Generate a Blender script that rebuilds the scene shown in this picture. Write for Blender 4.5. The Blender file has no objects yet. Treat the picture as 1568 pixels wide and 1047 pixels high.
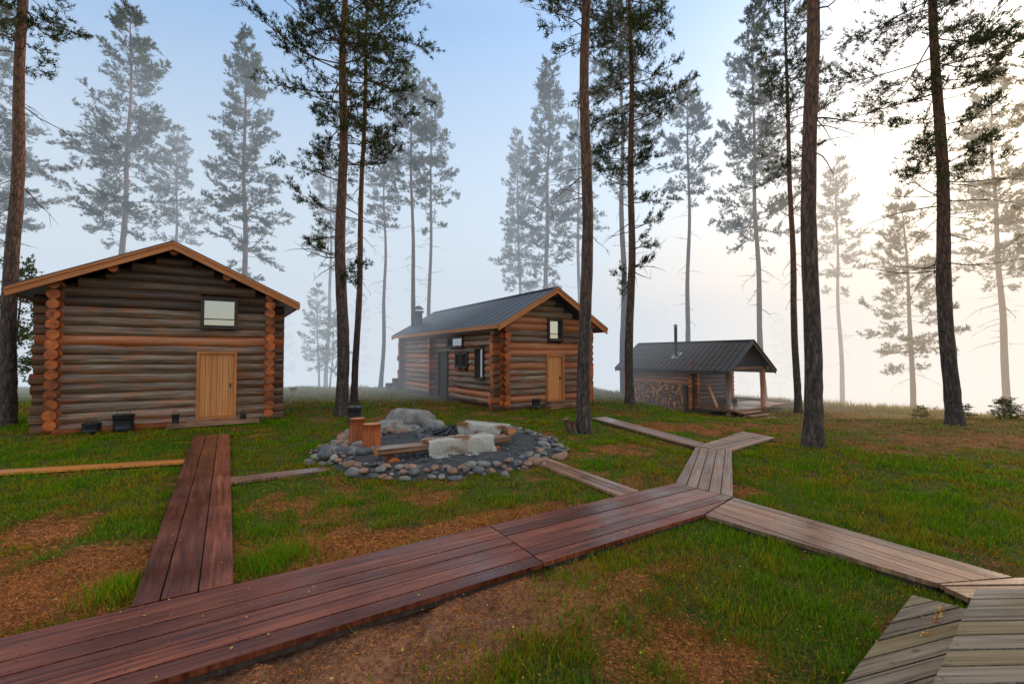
import bpy, math, random
import numpy as np
from mathutils import Vector, Matrix
rng=np.random.default_rng(7); random.seed(7)
scene=bpy.context.scene
U=np.array([.843,.538,0]); Nn=np.array([-.538,.843,0]); ANG=math.atan2(.538,.843)

# ---------------- noise ----------------
def _h(a,b,s):
    v=np.sin(a*127.1+b*311.7+s*74.7)*43758.5453
    return v-np.floor(v)
def vn(x,y,s=0.):
    xi=np.floor(x);yi=np.floor(y);fx=x-xi;fy=y-yi
    fx=fx*fx*(3-2*fx);fy=fy*fy*(3-2*fy)
    return (_h(xi,yi,s)*(1-fx)+_h(xi+1,yi,s)*fx)*(1-fy)+(_h(xi,yi+1,s)*(1-fx)+_h(xi+1,yi+1,s)*fx)*fy
def fbm(x,y,s=0.,o=4):
    t=0;a=.5;n=0
    for i in range(o):
        t=t+a*vn(x*2**i,y*2**i,s+i);n+=a;a*=.5
    return t/n
def ss(a,b,x):
    t=np.clip((x-a)/(b-a),0,1);return t*t*(3-2*t)
def zg(x,y):
    x=np.asarray(x,float);y=np.asarray(y,float)
    z=-.085+(fbm(x*.5,y*.5,3)-.5)*.05+(fbm(x*3,y*3,9,3)-.5)*.03
    z=z-.47*ss(4.5,8.5,x)*ss(14.5,18.5,y)
    ye=29-13*ss(8,24,x)
    z=z-3.4*ss(0,22,y-ye)
    z=z+5*ss(100,130,y)
    z=z+.12*np.exp(-(((x+1.6)/2.6)**2+((y-10.3)/2.6)**2)**2)
    return z

# ---------------- materials ----------------
def newmat(name):
    m=bpy.data.materials.new(name);m.use_nodes=True
    nt=m.node_tree;b=nt.nodes['Principled BSDF'];return m,nt,b
def ND(nt,t,**k):
    n=nt.nodes.new(t)
    for a,v in k.items():
        if a in n.inputs.keys(): n.inputs[a].default_value=v
        else: setattr(n,a,v)
    return n
def ramp(nt,fac,stops):
    r=nt.nodes.new('ShaderNodeValToRGB');e=r.color_ramp.elements
    while len(e)<len(stops): e.new(.5)
    for i,(p,c) in enumerate(stops):
        e[i].position=p;e[i].color=(*c,1)
    nt.links.new(fac,r.inputs[0]);return r.outputs[0]
def mix(nt,f,a,b,mode='MIX'):
    n=nt.nodes.new('ShaderNodeMix');n.data_type='RGBA';n.blend_type=mode
    for s,v in ((n.inputs[0],f),(n.inputs[6],a),(n.inputs[7],b)):
        if isinstance(v,(int,float)): s.default_value=v
        elif isinstance(v,tuple): s.default_value=(*v,1)
        else: nt.links.new(v,s)
    return n.outputs[2]
def mathn(nt,op,a,b=0.,clamp=False):
    n=nt.nodes.new('ShaderNodeMath');n.operation=op;n.use_clamp=clamp
    for s,v in ((n.inputs[0],a),(n.inputs[1],b)):
        if isinstance(v,(int,float)): s.default_value=v
        else: nt.links.new(v,s)
    return n.outputs[0]
def wood(name,dark,mid,light,rough=.6,su=.8,sv=14,bump=.3,stain=None,stainamt=.5,var=.35,spec=.5,knots=False,wet=False):
    m,nt,b=newmat(name);L=nt.links.new
    uv=ND(nt,'ShaderNodeUVMap');at=ND(nt,'ShaderNodeAttribute',attribute_name='rnd')
    off=nt.nodes.new('ShaderNodeCombineXYZ')
    L(mathn(nt,'MULTIPLY',at.outputs['Fac'],37.),off.inputs[0]);L(mathn(nt,'MULTIPLY',at.outputs['Fac'],91.),off.inputs[2])
    add=nt.nodes.new('ShaderNodeVectorMath');add.operation='ADD';L(uv.outputs[0],add.inputs[0]);L(off.outputs[0],add.inputs[1])
    mp=ND(nt,'ShaderNodeMapping');mp.inputs['Scale'].default_value=(su,sv,1);L(add.outputs[0],mp.inputs[0])
    n1=ND(nt,'ShaderNodeTexNoise',Scale=1.5,Detail=6.,Roughness=.65,Distortion=.6);L(mp.outputs[0],n1.inputs['Vector'])
    c=ramp(nt,n1.outputs[0],[(.3,dark),(.5,mid),(.72,light)])
    if stain:
        mp2=ND(nt,'ShaderNodeMapping');mp2.inputs['Scale'].default_value=(1,2.2,1);L(add.outputs[0],mp2.inputs[0])
        n2=ND(nt,'ShaderNodeTexNoise',Scale=1.6,Detail=4.,Roughness=.6);L(mp2.outputs[0],n2.inputs['Vector'])
        f=ramp(nt,n2.outputs[0],[(.5,(0,0,0)),(.68,(stainamt,)*3)])
        c=mix(nt,f,c,stain)
        w=mathn(nt,'GREATER_THAN',at.outputs['Fac'],.86)
        c=mix(nt,mathn(nt,'MULTIPLY',w,.55),c,stain)
    if knots:
        mk=ND(nt,'ShaderNodeMapping');mk.inputs['Scale'].default_value=(2.2,7,1);L(add.outputs[0],mk.inputs[0])
        vo=ND(nt,'ShaderNodeTexVoronoi',Scale=1.);L(mk.outputs[0],vo.inputs['Vector'])
        kf=ramp(nt,vo.outputs['Distance'],[(.04,(.8,.8,.8)),(.12,(0,0,0))])
        c=mix(nt,kf,c,tuple(x*.35 for x in mid))
    v=mathn(nt,'ADD',mathn(nt,'MULTIPLY',at.outputs['Fac'],var*2),1-var)
    vc=nt.nodes.new('ShaderNodeCombineColor')
    for i in range(3): L(v,vc.inputs[i])
    c=mix(nt,1.,c,vc.outputs[0],'MULTIPLY')
    if wet:
        g=ND(nt,'ShaderNodeTexCoord');nw=ND(nt,'ShaderNodeTexNoise',Scale=1.3,Detail=4.);L(g.outputs['Object'],nw.inputs['Vector'])
        mr=nt.nodes.new('ShaderNodeMapRange');mr.inputs['From Min'].default_value=.35;mr.inputs['From Max'].default_value=.65
        mr.inputs['To Min'].default_value=rough-.12;mr.inputs['To Max'].default_value=rough+.16
        L(nw.outputs[0],mr.inputs[0]);L(mr.outputs[0],b.inputs['Roughness'])
        dk=ramp(nt,nw.outputs[0],[(.3,(.62,.6,.6)),(.6,(1.05,1.05,1.05))]);c=mix(nt,1.,c,dk,'MULTIPLY')
    else: b.inputs['Roughness'].default_value=rough
    L(c,b.inputs['Base Color'])
    b.inputs['Specular IOR Level'].default_value=spec
    bp=ND(nt,'ShaderNodeBump',Strength=bump,Distance=.01);L(n1.outputs[0],bp.inputs['Height']);L(bp.outputs[0],b.inputs['Normal'])
    return m
def simple(name,c1,c2,scale=5.,rough=.7,bump=.2,metal=0.,dist=.01,detail=5.):
    m,nt,b=newmat(name);L=nt.links.new
    g=ND(nt,'ShaderNodeTexCoord');n=ND(nt,'ShaderNodeTexNoise',Scale=scale,Detail=detail,Roughness=.65);L(g.outputs['Object'],n.inputs['Vector'])
    L(ramp(nt,n.outputs[0],[(.3,c1),(.7,c2)]),b.inputs['Base Color'])
    b.inputs['Roughness'].default_value=rough;b.inputs['Metallic'].default_value=metal
    if bump:
        bp=ND(nt,'ShaderNodeBump',Strength=bump,Distance=dist);L(n.outputs[0],bp.inputs['Height']);L(bp.outputs[0],b.inputs['Normal'])
    return m
def vcol(name,transl=0.):
    m=bpy.data.materials.new(name);m.use_nodes=True;nt=m.node_tree;nt.nodes.clear();out=ND(nt,'ShaderNodeOutputMaterial')
    a=ND(nt,'ShaderNodeAttribute',attribute_name='col');b=ND(nt,'ShaderNodeBsdfDiffuse');nt.links.new(a.outputs['Color'],b.inputs[0])
    if transl:
        t=ND(nt,'ShaderNodeBsdfTranslucent');nt.links.new(a.outputs['Color'],t.inputs[0])
        ms=ND(nt,'ShaderNodeMixShader');ms.inputs[0].default_value=transl
        nt.links.new(b.outputs[0],ms.inputs[1]);nt.links.new(t.outputs[0],ms.inputs[2])
        nt.links.new(ms.outputs[0],out.inputs[0])
    else: nt.links.new(b.outputs[0],out.inputs[0])
    return m
M_log=wood('weathered_log',(.06,.035,.022),(.26,.16,.10),(.58,.42,.30),.5,.5,9,.7,(.58,.14,.025),.65,.3)
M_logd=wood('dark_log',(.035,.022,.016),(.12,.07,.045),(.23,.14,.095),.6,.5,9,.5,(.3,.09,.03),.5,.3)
M_end=wood('log_end',(.13,.026,.007),(.46,.10,.016),(.64,.17,.028),.55,3,3,.3,None,.5,.45)
M_door=wood('door_pine',(.45,.16,.05),(.76,.28,.075),(.84,.38,.12),.5,.5,16,.15,None,.5,.1,knots=True)
M_fascia=wood('fascia_wood',(.34,.09,.025),(.60,.19,.045),(.72,.28,.085),.5,.5,12,.2,None,.5,.12)
M_dark=wood('dark_wood',(.02,.012,.008),(.05,.03,.02),(.09,.06,.04),.6,.5,10,.3)
M_shingle=wood('roof_board',(.03,.022,.018),(.08,.06,.05),(.14,.11,.09),.6,.5,10,.3)
M_walk=wood('wet_boards',(.06,.012,.006),(.21,.048,.021),(.40,.115,.048),.31,.6,13,.35,None,.5,.36,spec=.42,knots=True,wet=True)
M_walk2=wood('damp_boards',(.12,.05,.028),(.33,.16,.09),(.52,.29,.17),.35,.6,13,.35,None,.5,.3,spec=.45,knots=True,wet=True)
M_old=wood('grey_weathered_boards',(.07,.05,.034),(.26,.195,.135),(.44,.35,.25),.8,.6,26,.9,(.19,.13,.045),.4,.3,spec=.15,knots=True)
M_orange=wood('orange_board',(.25,.08,.02),(.60,.19,.03),(.76,.29,.06),.45,.6,12,.2)
M_felt=simple('roof_felt',(.028,.033,.043),(.07,.08,.1),9.,.5,.3)
M_iron=simple('black_iron',(.012,.012,.013),(.03,.03,.03),8.,.45,.1)
M_gravel=simple('ash_gravel',(.022,.022,.023),(.12,.118,.115),38.,.85,1.,dist=.03)
M_stone=simple('field_stone',(.11,.095,.08),(.42,.37,.31),4.5,.65,.6,dist=.02)
M_stone2=simple('red_stone',(.22,.10,.06),(.48,.27,.17),4.5,.65,.6,dist=.02)
M_tin=simple('tin',(.4,.4,.4),(.6,.6,.6),8.,.3,.05,.9)
m,nt,b=newmat('window_glass');b.inputs['Base Color'].default_value=(.05,.06,.07,1);b.inputs['Roughness'].default_value=.03;b.inputs['Specular IOR Level'].default_value=1.;b.inputs['IOR'].default_value=2.6;M_glass=m
def needle(name,c1,c2,c3):
    m=bpy.data.materials.new(name);m.use_nodes=True;nt=m.node_tree;nt.nodes.clear();L=nt.links.new;out=ND(nt,'ShaderNodeOutputMaterial')
    g=ND(nt,'ShaderNodeTexCoord');n=ND(nt,'ShaderNodeTexNoise',Scale=.9,Detail=3.,Roughness=.7);L(g.outputs['Object'],n.inputs['Vector'])
    c=ramp(nt,n.outputs[0],[(.3,c1),(.5,c2),(.72,c3)])
    b=ND(nt,'ShaderNodeBsdfDiffuse');L(c,b.inputs[0]);t=ND(nt,'ShaderNodeBsdfTranslucent');L(c,t.inputs[0]);ms=ND(nt,'ShaderNodeMixShader');ms.inputs[0].default_value=.3
    L(b.outputs[0],ms.inputs[1]);L(t.outputs[0],ms.inputs[2]);L(ms.outputs[0],out.inputs[0])
    return m
M_needle=needle('pine_needles',(.024,.036,.02),(.06,.078,.028),(.14,.15,.045))
M_birch=needle('birch_leaves',(.05,.08,.025),(.12,.15,.04),(.24,.22,.06))
# bark
m,nt,b=newmat('pine_bark');L=nt.links.new
g=ND(nt,'ShaderNodeTexCoord');mp=ND(nt,'ShaderNodeMapping');mp.inputs['Scale'].default_value=(9,9,2.2);L(g.outputs['Object'],mp.inputs[0])
n=ND(nt,'ShaderNodeTexNoise',Scale=1.6,Detail=6.,Roughness=.7,Distortion=.5);L(mp.outputs[0],n.inputs['Vector'])
vo=ND(nt,'ShaderNodeTexVoronoi',Scale=1.3,feature='DISTANCE_TO_EDGE');L(mp.outputs[0],vo.inputs['Vector'])
low=ramp(nt,n.outputs[0],[(.3,(.025,.018,.014)),(.5,(.09,.06,.045)),(.7,(.21,.145,.11))])
hi=ramp(nt,n.outputs[0],[(.3,(.07,.033,.018)),(.5,(.2,.085,.045)),(.7,(.33,.16,.08))])
sx=nt.nodes.new('ShaderNodeSeparateXYZ');L(g.outputs['Object'],sx.inputs[0])
zz=mathn(nt,'ADD',sx.outputs[2],mathn(nt,'MULTIPLY',n.outputs[0],3.))
mr=nt.nodes.new('ShaderNodeMapRange');mr.inputs['From Min'].default_value=3.5;mr.inputs['From Max'].default_value=11.;L(zz,mr.inputs[0])
c=mix(nt,mr.outputs[0],low,hi)
ed=ramp(nt,vo.outputs['Distance'],[(0.,(.4,.4,.4)),(.16,(1,1,1))])
L(mix(nt,1.,c,ed,'MULTIPLY'),b.inputs['Base Color']);b.inputs['Roughness'].default_value=.85
hh=mathn(nt,'ADD',n.outputs[0],mathn(nt,'MULTIPLY',ed,.5))
bp=ND(nt,'ShaderNodeBump',Strength=.9,Distance=.03);L(hh,bp.inputs['Height']);L(bp.outputs[0],b.inputs['Normal'])
M_bark=m

# ---------------- mesh builders ----------------
def link(o,parent=None):
    scene.collection.objects.link(o)
    if parent: o.parent=parent
    return o
def empty(name,loc=(0,0,0),rz=0.):
    e=bpy.data.objects.new(name,None);e.location=loc;e.rotation_euler=(0,0,rz);e.empty_display_size=.3
    return link(e)
class MB:
    def __init__(s): s.v=[];s.f=[];s.m=[];s.uv=[];s.r=[];s.s=[];s.mats=[]
    def mi(s,m):
        if m not in s.mats: s.mats.append(m)
        return s.mats.index(m)
    def face(s,idx,uvs,mat,r,sm=False):
        s.f.append(idx);s.uv+=list(uvs);s.m.append(s.mi(mat));s.r.append(r);s.s.append(sm)
    def box(s,c,size,mat,R=None,rnd=None,capmat=None):
        c=np.array(c,float);h=np.array(size,float)/2;R=np.eye(3) if R is None else np.array(R)
        r=random.random() if rnd is None else rnd
        P=[np.array([sx*h[0],sy*h[1],sz*h[2]]) for sx in(-1,1) for sy in(-1,1) for sz in(-1,1)]
        b0=len(s.v);s.v+=[tuple(c+R@p) for p in P]
        ax=int(np.argmax(h));o=[i for i in range(3) if i!=ax]
        for q in ((0,1,3,2),(4,6,7,5),(0,4,5,1),(2,3,7,6),(0,2,6,4),(1,5,7,3)):
            uv=[(P[i][ax],P[i][o[0]]+P[i][o[1]]) for i in q]
            s.face([b0+i for i in q],uv,mat,r)
    def extr(s,poly,o,A,B,L,ln,mat,capmat=None,uvang=0.,rnd=None):
        o,A,B,L=[np.array(x,float) for x in(o,A,B,L)];n=len(poly);r=random.random() if rnd is None else rnd
        b0=len(s.v)
        for k in(0,1):
            for a,b in poly: s.v.append(tuple(o+A*a+B*b+L*ln*k))
        ca,sa=math.cos(uvang),math.sin(uvang);per=0
        capuv=[(a*ca+b*sa,-a*sa+b*ca) for a,b in poly]
        s.face([b0+i for i in range(n)][::-1],capuv[::-1],capmat or mat,r)
        s.face([b0+n+i for i in range(n)],capuv,capmat or mat,r)
        for i in range(n):
            j=(i+1)%n;d=math.dist(poly[i],poly[j])
            s.face([b0+i,b0+j,b0+n+j,b0+n+i],[(0,per),(0,per+d),(ln,per+d),(ln,per)],mat,r);per+=d
    def cyl(s,p0,p1,r0,r1,mat,capmat=None,n=14,rings=2,jit=0.,rnd=None,caps=True):
        p0=np.array(p0,float);p1=np.array(p1,float);d=p1-p0;ln=np.linalg.norm(d);d=d/ln
        t=np.array([0,0,1.]) if abs(d[2])<.9 else np.array([1.,0,0]);a=np.cross(d,t);a/=np.linalg.norm(a);b=np.cross(d,a)
        r=random.random() if rnd is None else rnd;b0=len(s.v);ph=random.random()*6
        for k in range(rings):
            f=k/(rings-1);rr=(r0+(r1-r0)*f)*(1+jit*(random.random()-.5));w=a*jit*r0*(random.random()-.5)+b*jit*r0*(random.random()-.5)
            for i in range(n):
                an=2*math.pi*i/n
                s.v.append(tuple(p0+d*ln*f+w+(a*math.cos(an)+b*math.sin(an))*rr))
        for k in range(rings-1):
            for i in range(n):
                j=(i+1)%n;q=[b0+k*n+i,b0+k*n+j,b0+(k+1)*n+j,b0+(k+1)*n+i]
                v0=i/n*2*math.pi*r0;v1=(i+1)/n*2*math.pi*r0;u0=k/(rings-1)*ln;u1=(k+1)/(rings-1)*ln
                s.face(q,[(u0,v0),(u0,v1),(u1,v1),(u1,v0)],mat,r,True)
        if caps:
            for k,fl in((0,True),(rings-1,False)):
                idx=[b0+k*n+i for i in range(n)];uv=[(math.cos(2*math.pi*i/n)*r0,math.sin(2*math.pi*i/n)*r0) for i in range(n)]
                if not fl: idx=idx[::-1];uv=uv[::-1]
                s.face(idx,uv,capmat or mat,r)
    def build(s,name,parent=None,bevel=0.):
        me=bpy.data.meshes.new(name);me.from_pydata(s.v,[],s.f)
        for m in s.mats: me.materials.append(m)
        me.polygons.foreach_set('material_index',s.m);me.polygons.foreach_set('use_smooth',s.s)
        ul=me.uv_layers.new(name='UVMap');ul.data.foreach_set('uv',np.array(s.uv,np.float32).ravel())
        a=me.attributes.new('rnd','FLOAT','FACE');a.data.foreach_set('value',s.r)
        me.update();o=bpy.data.objects.new(name,me);link(o,parent)
        if bevel:
            bm=o.modifiers.new('b','BEVEL');bm.width=bevel;bm.segments=2;bm.limit_method='ANGLE'
        return o
def np_mesh(name,V,groups,mats,col=None):
    me=bpy.data.meshes.new(name);V=np.asarray(V,np.float32)
    me.vertices.add(len(V));me.vertices.foreach_set('co',V.ravel())
    tot=np.concatenate([np.full(len(g[0]),g[0].shape[1]) for g in groups]);li=np.concatenate([g[0].ravel() for g in groups])
    me.loops.add(len(li));me.loops.foreach_set('vertex_index',li.astype(np.int32))
    me.polygons.add(len(tot));st=np.concatenate([[0],np.cumsum(tot)[:-1]])
    me.polygons.foreach_set('loop_start',st.astype(np.int32))
    try: me.polygons.foreach_set('loop_total',tot.astype(np.int32))
    except Exception: pass
    me.polygons.foreach_set('material_index',np.concatenate([np.full(len(g[0]),g[1]) for g in groups]).astype(np.int32))
    me.polygons.foreach_set('use_smooth',np.concatenate([np.full(len(g[0]),g[2]) for g in groups]).astype(bool))
    for m in mats: me.materials.append(m)
    if col is not None:
        a=me.attributes.new('col','FLOAT_COLOR','POINT');c=np.ones((len(V),4),np.float32);c[:,:3]=col;a.data.foreach_set('color',c.ravel())
    me.update(calc_edges=True);return me
def tubes(P0,P1,R0,R1,k=4):
    P0,P1=np.array(P0),np.array(P1);R0=np.array(R0)[:,None,None];R1=np.array(R1)[:,None,None]
    d=P1-P0;d/=np.linalg.norm(d,axis=1)[:,None]+1e-9
    t=np.where(np.abs(d[:,2:3])<.9,np.array([[0,0,1.]]),np.array([[1.,0,0]]))
    a=np.cross(d,t);a/=np.linalg.norm(a,axis=1)[:,None];b=np.cross(d,a)
    an=np.arange(k)*2*np.pi/k;off=a[:,None,:]*np.cos(an)[None,:,None]+b[:,None,:]*np.sin(an)[None,:,None]
    V=np.concatenate([P0[:,None]+off*R0,P1[:,None]+off*R1],1).reshape(-1,3)
    base=np.arange(len(P0))[:,None,None]*2*k;i=np.arange(k);j=(i+1)%k
    F=(base+np.stack([i,j,j+k,i+k],1)[None]).reshape(-1,4);return V,F

# ---------------- ground ----------------
def axis(a,b,st,far):
    x=list(np.arange(a,b+1e-6,st));s=st;v=b
    while v<far: s*=1.12;v+=s;x.append(v)
    s=st;v=a;lo=[]
    while v>-far: s*=1.12;v-=s;lo.append(v)
    return np.array(lo[::-1]+x)
xs=axis(-10,12,.07,600);ys=axis(1.5,12.,.07,600)
XX,YY=np.meshgrid(xs,ys)
BL=[(-4.3,4.2,1.7,.75,.5,1.5),(-1.7,5.05,1.5,.36,.57,1.4),(-.9,3.5,1.5,.6,.57,1.9),(-2.2,2.7,1.4,.6,.57,1.6),(.3,3.95,1.0,.26,.57,.9),(.9,3.2,.8,.5,0,.35),
    (3.6,7.1,.5,.35,0,.9),(2.9,10.,.8,.6,0,.8),(10.5,10.8,3.5,.8,0,.7),(13,12,4,.8,0,.6),(8,13.5,2.5,.8,.2,.7),
    (-5.6,5.6,1.0,.5,-1,.8),(3.2,8.6,.5,.7,0,.5),(1.7,4.75,.9,.15,.57,.6),(4.9,13.5,1.2,1.,0,.6),(-3.0,17.5,2.,2.,0,.4),(0.1,6.1,.9,.2,.57,.7),
    (5.6,6.6,2.4,1.3,-.3,-.9),(1.9,5.0,1.1,.22,.57,-.6),(2.3,3.8,.6,.9,0,-.5),(-4.5,9.5,2.5,2.,0,-.4),(-9,8,4,3,0,-.3),(.2,3.1,.4,.5,.5,-.7)]
def masks(x,y):
    n=fbm(x*.9,y*.9,21);n2=fbm(x*3.1,y*3.1,5)
    bare=np.zeros_like(x)
    for bx,by,rx,ry,a,w in BL:
        dx,dy=x-bx,y-by;c,s=math.cos(a),math.sin(a);u=(dx*c+dy*s)/rx;v=(-dx*s+dy*c)/ry
        bare=bare+w*np.exp(-(u*u+v*v))
    bare=np.clip(bare*1.2+(n-.5)*2.2+(n2-.5)*1.8-.06,0,1)
    sand=np.exp(-(((x+1.1)/1.9)**2+((y-3.2-.6*(x+1.1))/.75)**2))
    sand=np.clip(sand*1.3+(n2-.5)*.8,0,1)
    dry=ss(6,11,x)*ss(8.5,11.,y)
    dry=np.maximum(dry,ss(17,24,y)*.6)
    return bare,sand,dry
def zrel(x,y):
    b_,s_,d_=masks(x,y)
    return zg(x,y)-np.where(y<8,s_*(.07*ss(.42,.68,fbm(x*3.6,y*3.6,2))+.03*vn(x*9,y*9,6)-.02),0)
bare,sand,dry=masks(XX,YY)
ZZ=zrel(XX,YY)
V=np.stack([XX,YY,ZZ],-1).reshape(-1,3);ny,nx=XX.shape
ii=np.arange(ny-1)[:,None]*nx+np.arange(nx-1)[None,:];F=np.stack([ii,ii+1,ii+nx+1,ii+nx],-1).reshape(-1,4)
m,nt,b=newmat('forest_floor');L=nt.links.new
a=ND(nt,'ShaderNodeAttribute',attribute_name='col');sc=nt.nodes.new('ShaderNodeSeparateColor');L(a.outputs['Color'],sc.inputs[0])
g=ND(nt,'ShaderNodeTexCoord')
n1=ND(nt,'ShaderNodeTexNoise',Scale=28.,Detail=6.,Roughness=.78);L(g.outputs['Object'],n1.inputs['Vector'])
n2=ND(nt,'ShaderNodeTexNoise',Scale=2.2,Detail=5.,Roughness=.7);L(g.outputs['Object'],n2.inputs['Vector'])
vo=ND(nt,'ShaderNodeTexVoronoi',Scale=55.);L(g.outputs['Object'],vo.inputs['Vector'])
grass=ramp(nt,n1.outputs[0],[(.3,(.02,.035,.004)),(.55,(.10,.13,.012)),(.75,(.34,.18,.025))])
litter=ramp(nt,n1.outputs[0],[(.34,(.07,.02,.006)),(.5,(.38,.115,.028)),(.68,(.72,.28,.075))])
sandc=ramp(nt,n1.outputs[0],[(.32,(.17,.065,.03)),(.5,(.44,.185,.095)),(.7,(.68,.34,.19))])
dryc=ramp(nt,n1.outputs[0],[(.3,(.12,.065,.022)),(.55,(.38,.21,.08)),(.75,(.58,.37,.15))])
bf=mathn(nt,'ADD',sc.outputs[0],mathn(nt,'MULTIPLY',mathn(nt,'SUBTRACT',n1.outputs[0],.5),1.6),True)
c=mix(nt,bf,grass,litter);c=mix(nt,mathn(nt,'MULTIPLY',sc.outputs[1],bf,True),c,sandc)
df=mathn(nt,'MULTIPLY',sc.outputs[2],mathn(nt,'ADD',mathn(nt,'MULTIPLY',n2.outputs[0],1.6),-.3),True)
c=mix(nt,df,c,dryc)
dk=ramp(nt,n2.outputs[0],[(.35,(.65,.62,.6)),(.6,(1.1,1.1,1.1))]);c=mix(nt,1.,c,dk,'MULTIPLY')
L(c,b.inputs['Base Color']);b.inputs['Roughness'].default_value=.9;b.inputs['Specular IOR Level'].default_value=.15
hh=mathn(nt,'ADD',n1.outputs[0],mathn(nt,'MULTIPLY',vo.outputs['Distance'],.4))
bp=ND(nt,'ShaderNodeBump',Strength=.9,Distance=.05);L(hh,bp.inputs['Height']);L(bp.outputs[0],b.inputs['Normal'])
me=np_mesh('ground',V,[(F,0,True)],[m],np.stack([bare,sand,dry],-1).reshape(-1,3));link(bpy.data.objects.new('ground',me))
# lake
m,nt,b=newmat('lake_water');b.inputs['Base Color'].default_value=(.03,.04,.045,1);b.inputs['Roughness'].default_value=.08
lv=np.array([(-500,32,-3.1),(500,32,-3.1),(500,125,-3.1),(-500,125,-3.1)]);link(bpy.data.objects.new('lake_water',np_mesh('lake_water',lv,[(np.array([[0,1,2,3]]),0,False)],[m])))

# ---------------- boardwalks ----------------
def clip(poly,nx_,ny_,d):
    out=[]
    for i in range(len(poly)):
        p,q=poly[i],poly[(i+1)%len(poly)];a=p[0]*nx_+p[1]*ny_-d;b_=q[0]*nx_+q[1]*ny_-d
        if a>=0: out.append(p)
        if a*b_<0:
            t=a/(a-b_);out.append((p[0]+(q[0]-p[0])*t,p[1]+(q[1]-p[1])*t))
    return out
WALKS=[];WZ=[]
def walk(name,poly,dr,pw,z=0.,th=.045,mat=None,gap=.013,legs=True,jitter=.005):
    mat=mat or M_walk
    dr=np.array(dr,float);dr/=np.linalg.norm(dr);nr=np.array([-dr[1],dr[0]])
    A=sum(poly[i][0]*poly[(i+1)%len(poly)][1]-poly[(i+1)%len(poly)][0]*poly[i][1] for i in range(len(poly)))
    if A<0: poly=poly[::-1]
    WALKS.append(poly);WZ.append(z)
    ds=[p[0]*nr[0]+p[1]*nr[1] for p in poly];lo,hi=min(ds),max(ds);n=max(1,round((hi-lo)/pw));w=(hi-lo)/n
    mb=MB();o=np.array([0,0,0.])
    for k in range(n):
        a=lo+k*w+gap/2;b_=lo+(k+1)*w-gap/2
        pp=clip(clip(poly,nr[0],nr[1],a),-nr[0],-nr[1],-b_)
        if len(pp)<3: continue
        loc=[(p[0]*dr[0]+p[1]*dr[1],p[0]*nr[0]+p[1]*nr[1]) for p in pp]
        dz=random.uniform(-jitter,jitter)
        mb.extr(loc,(0,0,z-th+dz),(dr[0],dr[1],0),(nr[0],nr[1],0),(0,0,1),th,mat,uvang=0)
        us=[p[0] for p in loc];u=min(us)+.09
        while u<max(us):
            for v in (a+.035,b_-.035):
                pt=dr*u+nr*v
                if all((pt[0]-poly[i][0])*-(poly[(i+1)%len(poly)][1]-poly[i][1])+(pt[1]-poly[i][1])*(poly[(i+1)%len(poly)][0]-poly[i][0])>0.02 for i in range(len(poly))):
                    mb.cyl((pt[0],pt[1],z+dz-.002),(pt[0],pt[1],z+dz+.0012),.006,.006,M_iron,n=6)
            u+=.62
    if legs:
        c=np.mean(poly,0)
        inn=[tuple(c+(np.array(p)-c)*.965) for p in poly]
        mb.extr([(p[0],p[1]) for p in inn],(0,0,z-th-.055),(1,0,0),(0,1,0),(0,0,1),.05,M_dark)
    return mb.build(name,None,.005)
d0=(.843,.537)
walk('boardwalk',[(-6.17,1.69),(-5.55,.72),(.30,4.47),(-.275,5.447)],d0,.192)
walk('boardwalk',[(-.262,5.457),(.312,4.478),(2.43,5.83),(3.13,6.53),(2.57,7.24)],d0,.192)
walk('boardwalk',[(2.585,7.26),(3.15,6.55),(4.66,9.72),(4.05,10.1)],(1.5,3.05),.17,mat=M_walk2)
walk('boardwalk',[(4.07,10.13),(4.68,9.76),(6.49,11.3),(6.15,12.2)],(.78,.62),.2,mat=M_walk2)
walk('boardwalk',[(4.05,10.14),(4.45,10.56),(3.1,15.1),(2.6,14.8)],(-.3,.95),.16,mat=M_walk2)
walk('boardwalk',[(2.44,5.81),(3.145,6.51),(4.55,4.2),(3.75,4.08)],(.5,-.87),.2,mat=M_walk2)
walk('boardwalk',[(3.76,4.06),(4.57,4.17),(7.5,4.3),(7.5,3.35),(3.85,3.5)],(1,.02),.2,mat=M_walk2)
walk('boardwalk',[(-3.05,3.71),(-2.46,4.08),(-7.33,11.9),(-8.0,11.5)],(-.53,.85),.225)
walk('plank_path',[(-10.5,7.35),(-6.22,8.75),(-6.32,9.03),(-10.6,7.65)],(.95,.31),.15,z=-.01,mat=M_orange,legs=False)
walk('plank_path',[(-4.6,7.3),(-3.25,8.1),(-3.38,8.38),(-4.8,7.6)],(.85,.52),.16,z=-.01,mat=M_walk2,legs=False)
walk('plank_path',[(.35,8.85),(1.55,6.65),(1.9,6.85),(.68,9.1)],(-.48,.88),.16,z=-.01,mat=M_walk2,legs=False)
deck=walk('wooden_deck',[(3.3,3.29),(1.0,1.45),(7.5,1.45),(7.5,3.29)],(1,.03),.13,z=.35,th=.04,mat=M_old,legs=False)
walk('deck_step',[(3.26,3.77),(.9,1.93),(1.05,1.52),(3.3,3.33),(3.66,3.44)],(1,.3),.12,z=.06,th=.04,mat=M_old)
mb=MB()
for p,q in(((3.27,3.25),(1.05,1.47)),((3.3,3.25),(7.4,3.25))):
    p=np.array(p);q=np.array(q);d=(q-p);ln=np.linalg.norm(d);d/=ln;c=(p+q)/2
    mb.box((c[0],c[1],.10),(ln,.05,.40),M_old,[[d[0],-d[1],0],[d[1],d[0],0],[0,0,1]])
mb.build('skirt',deck)

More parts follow.
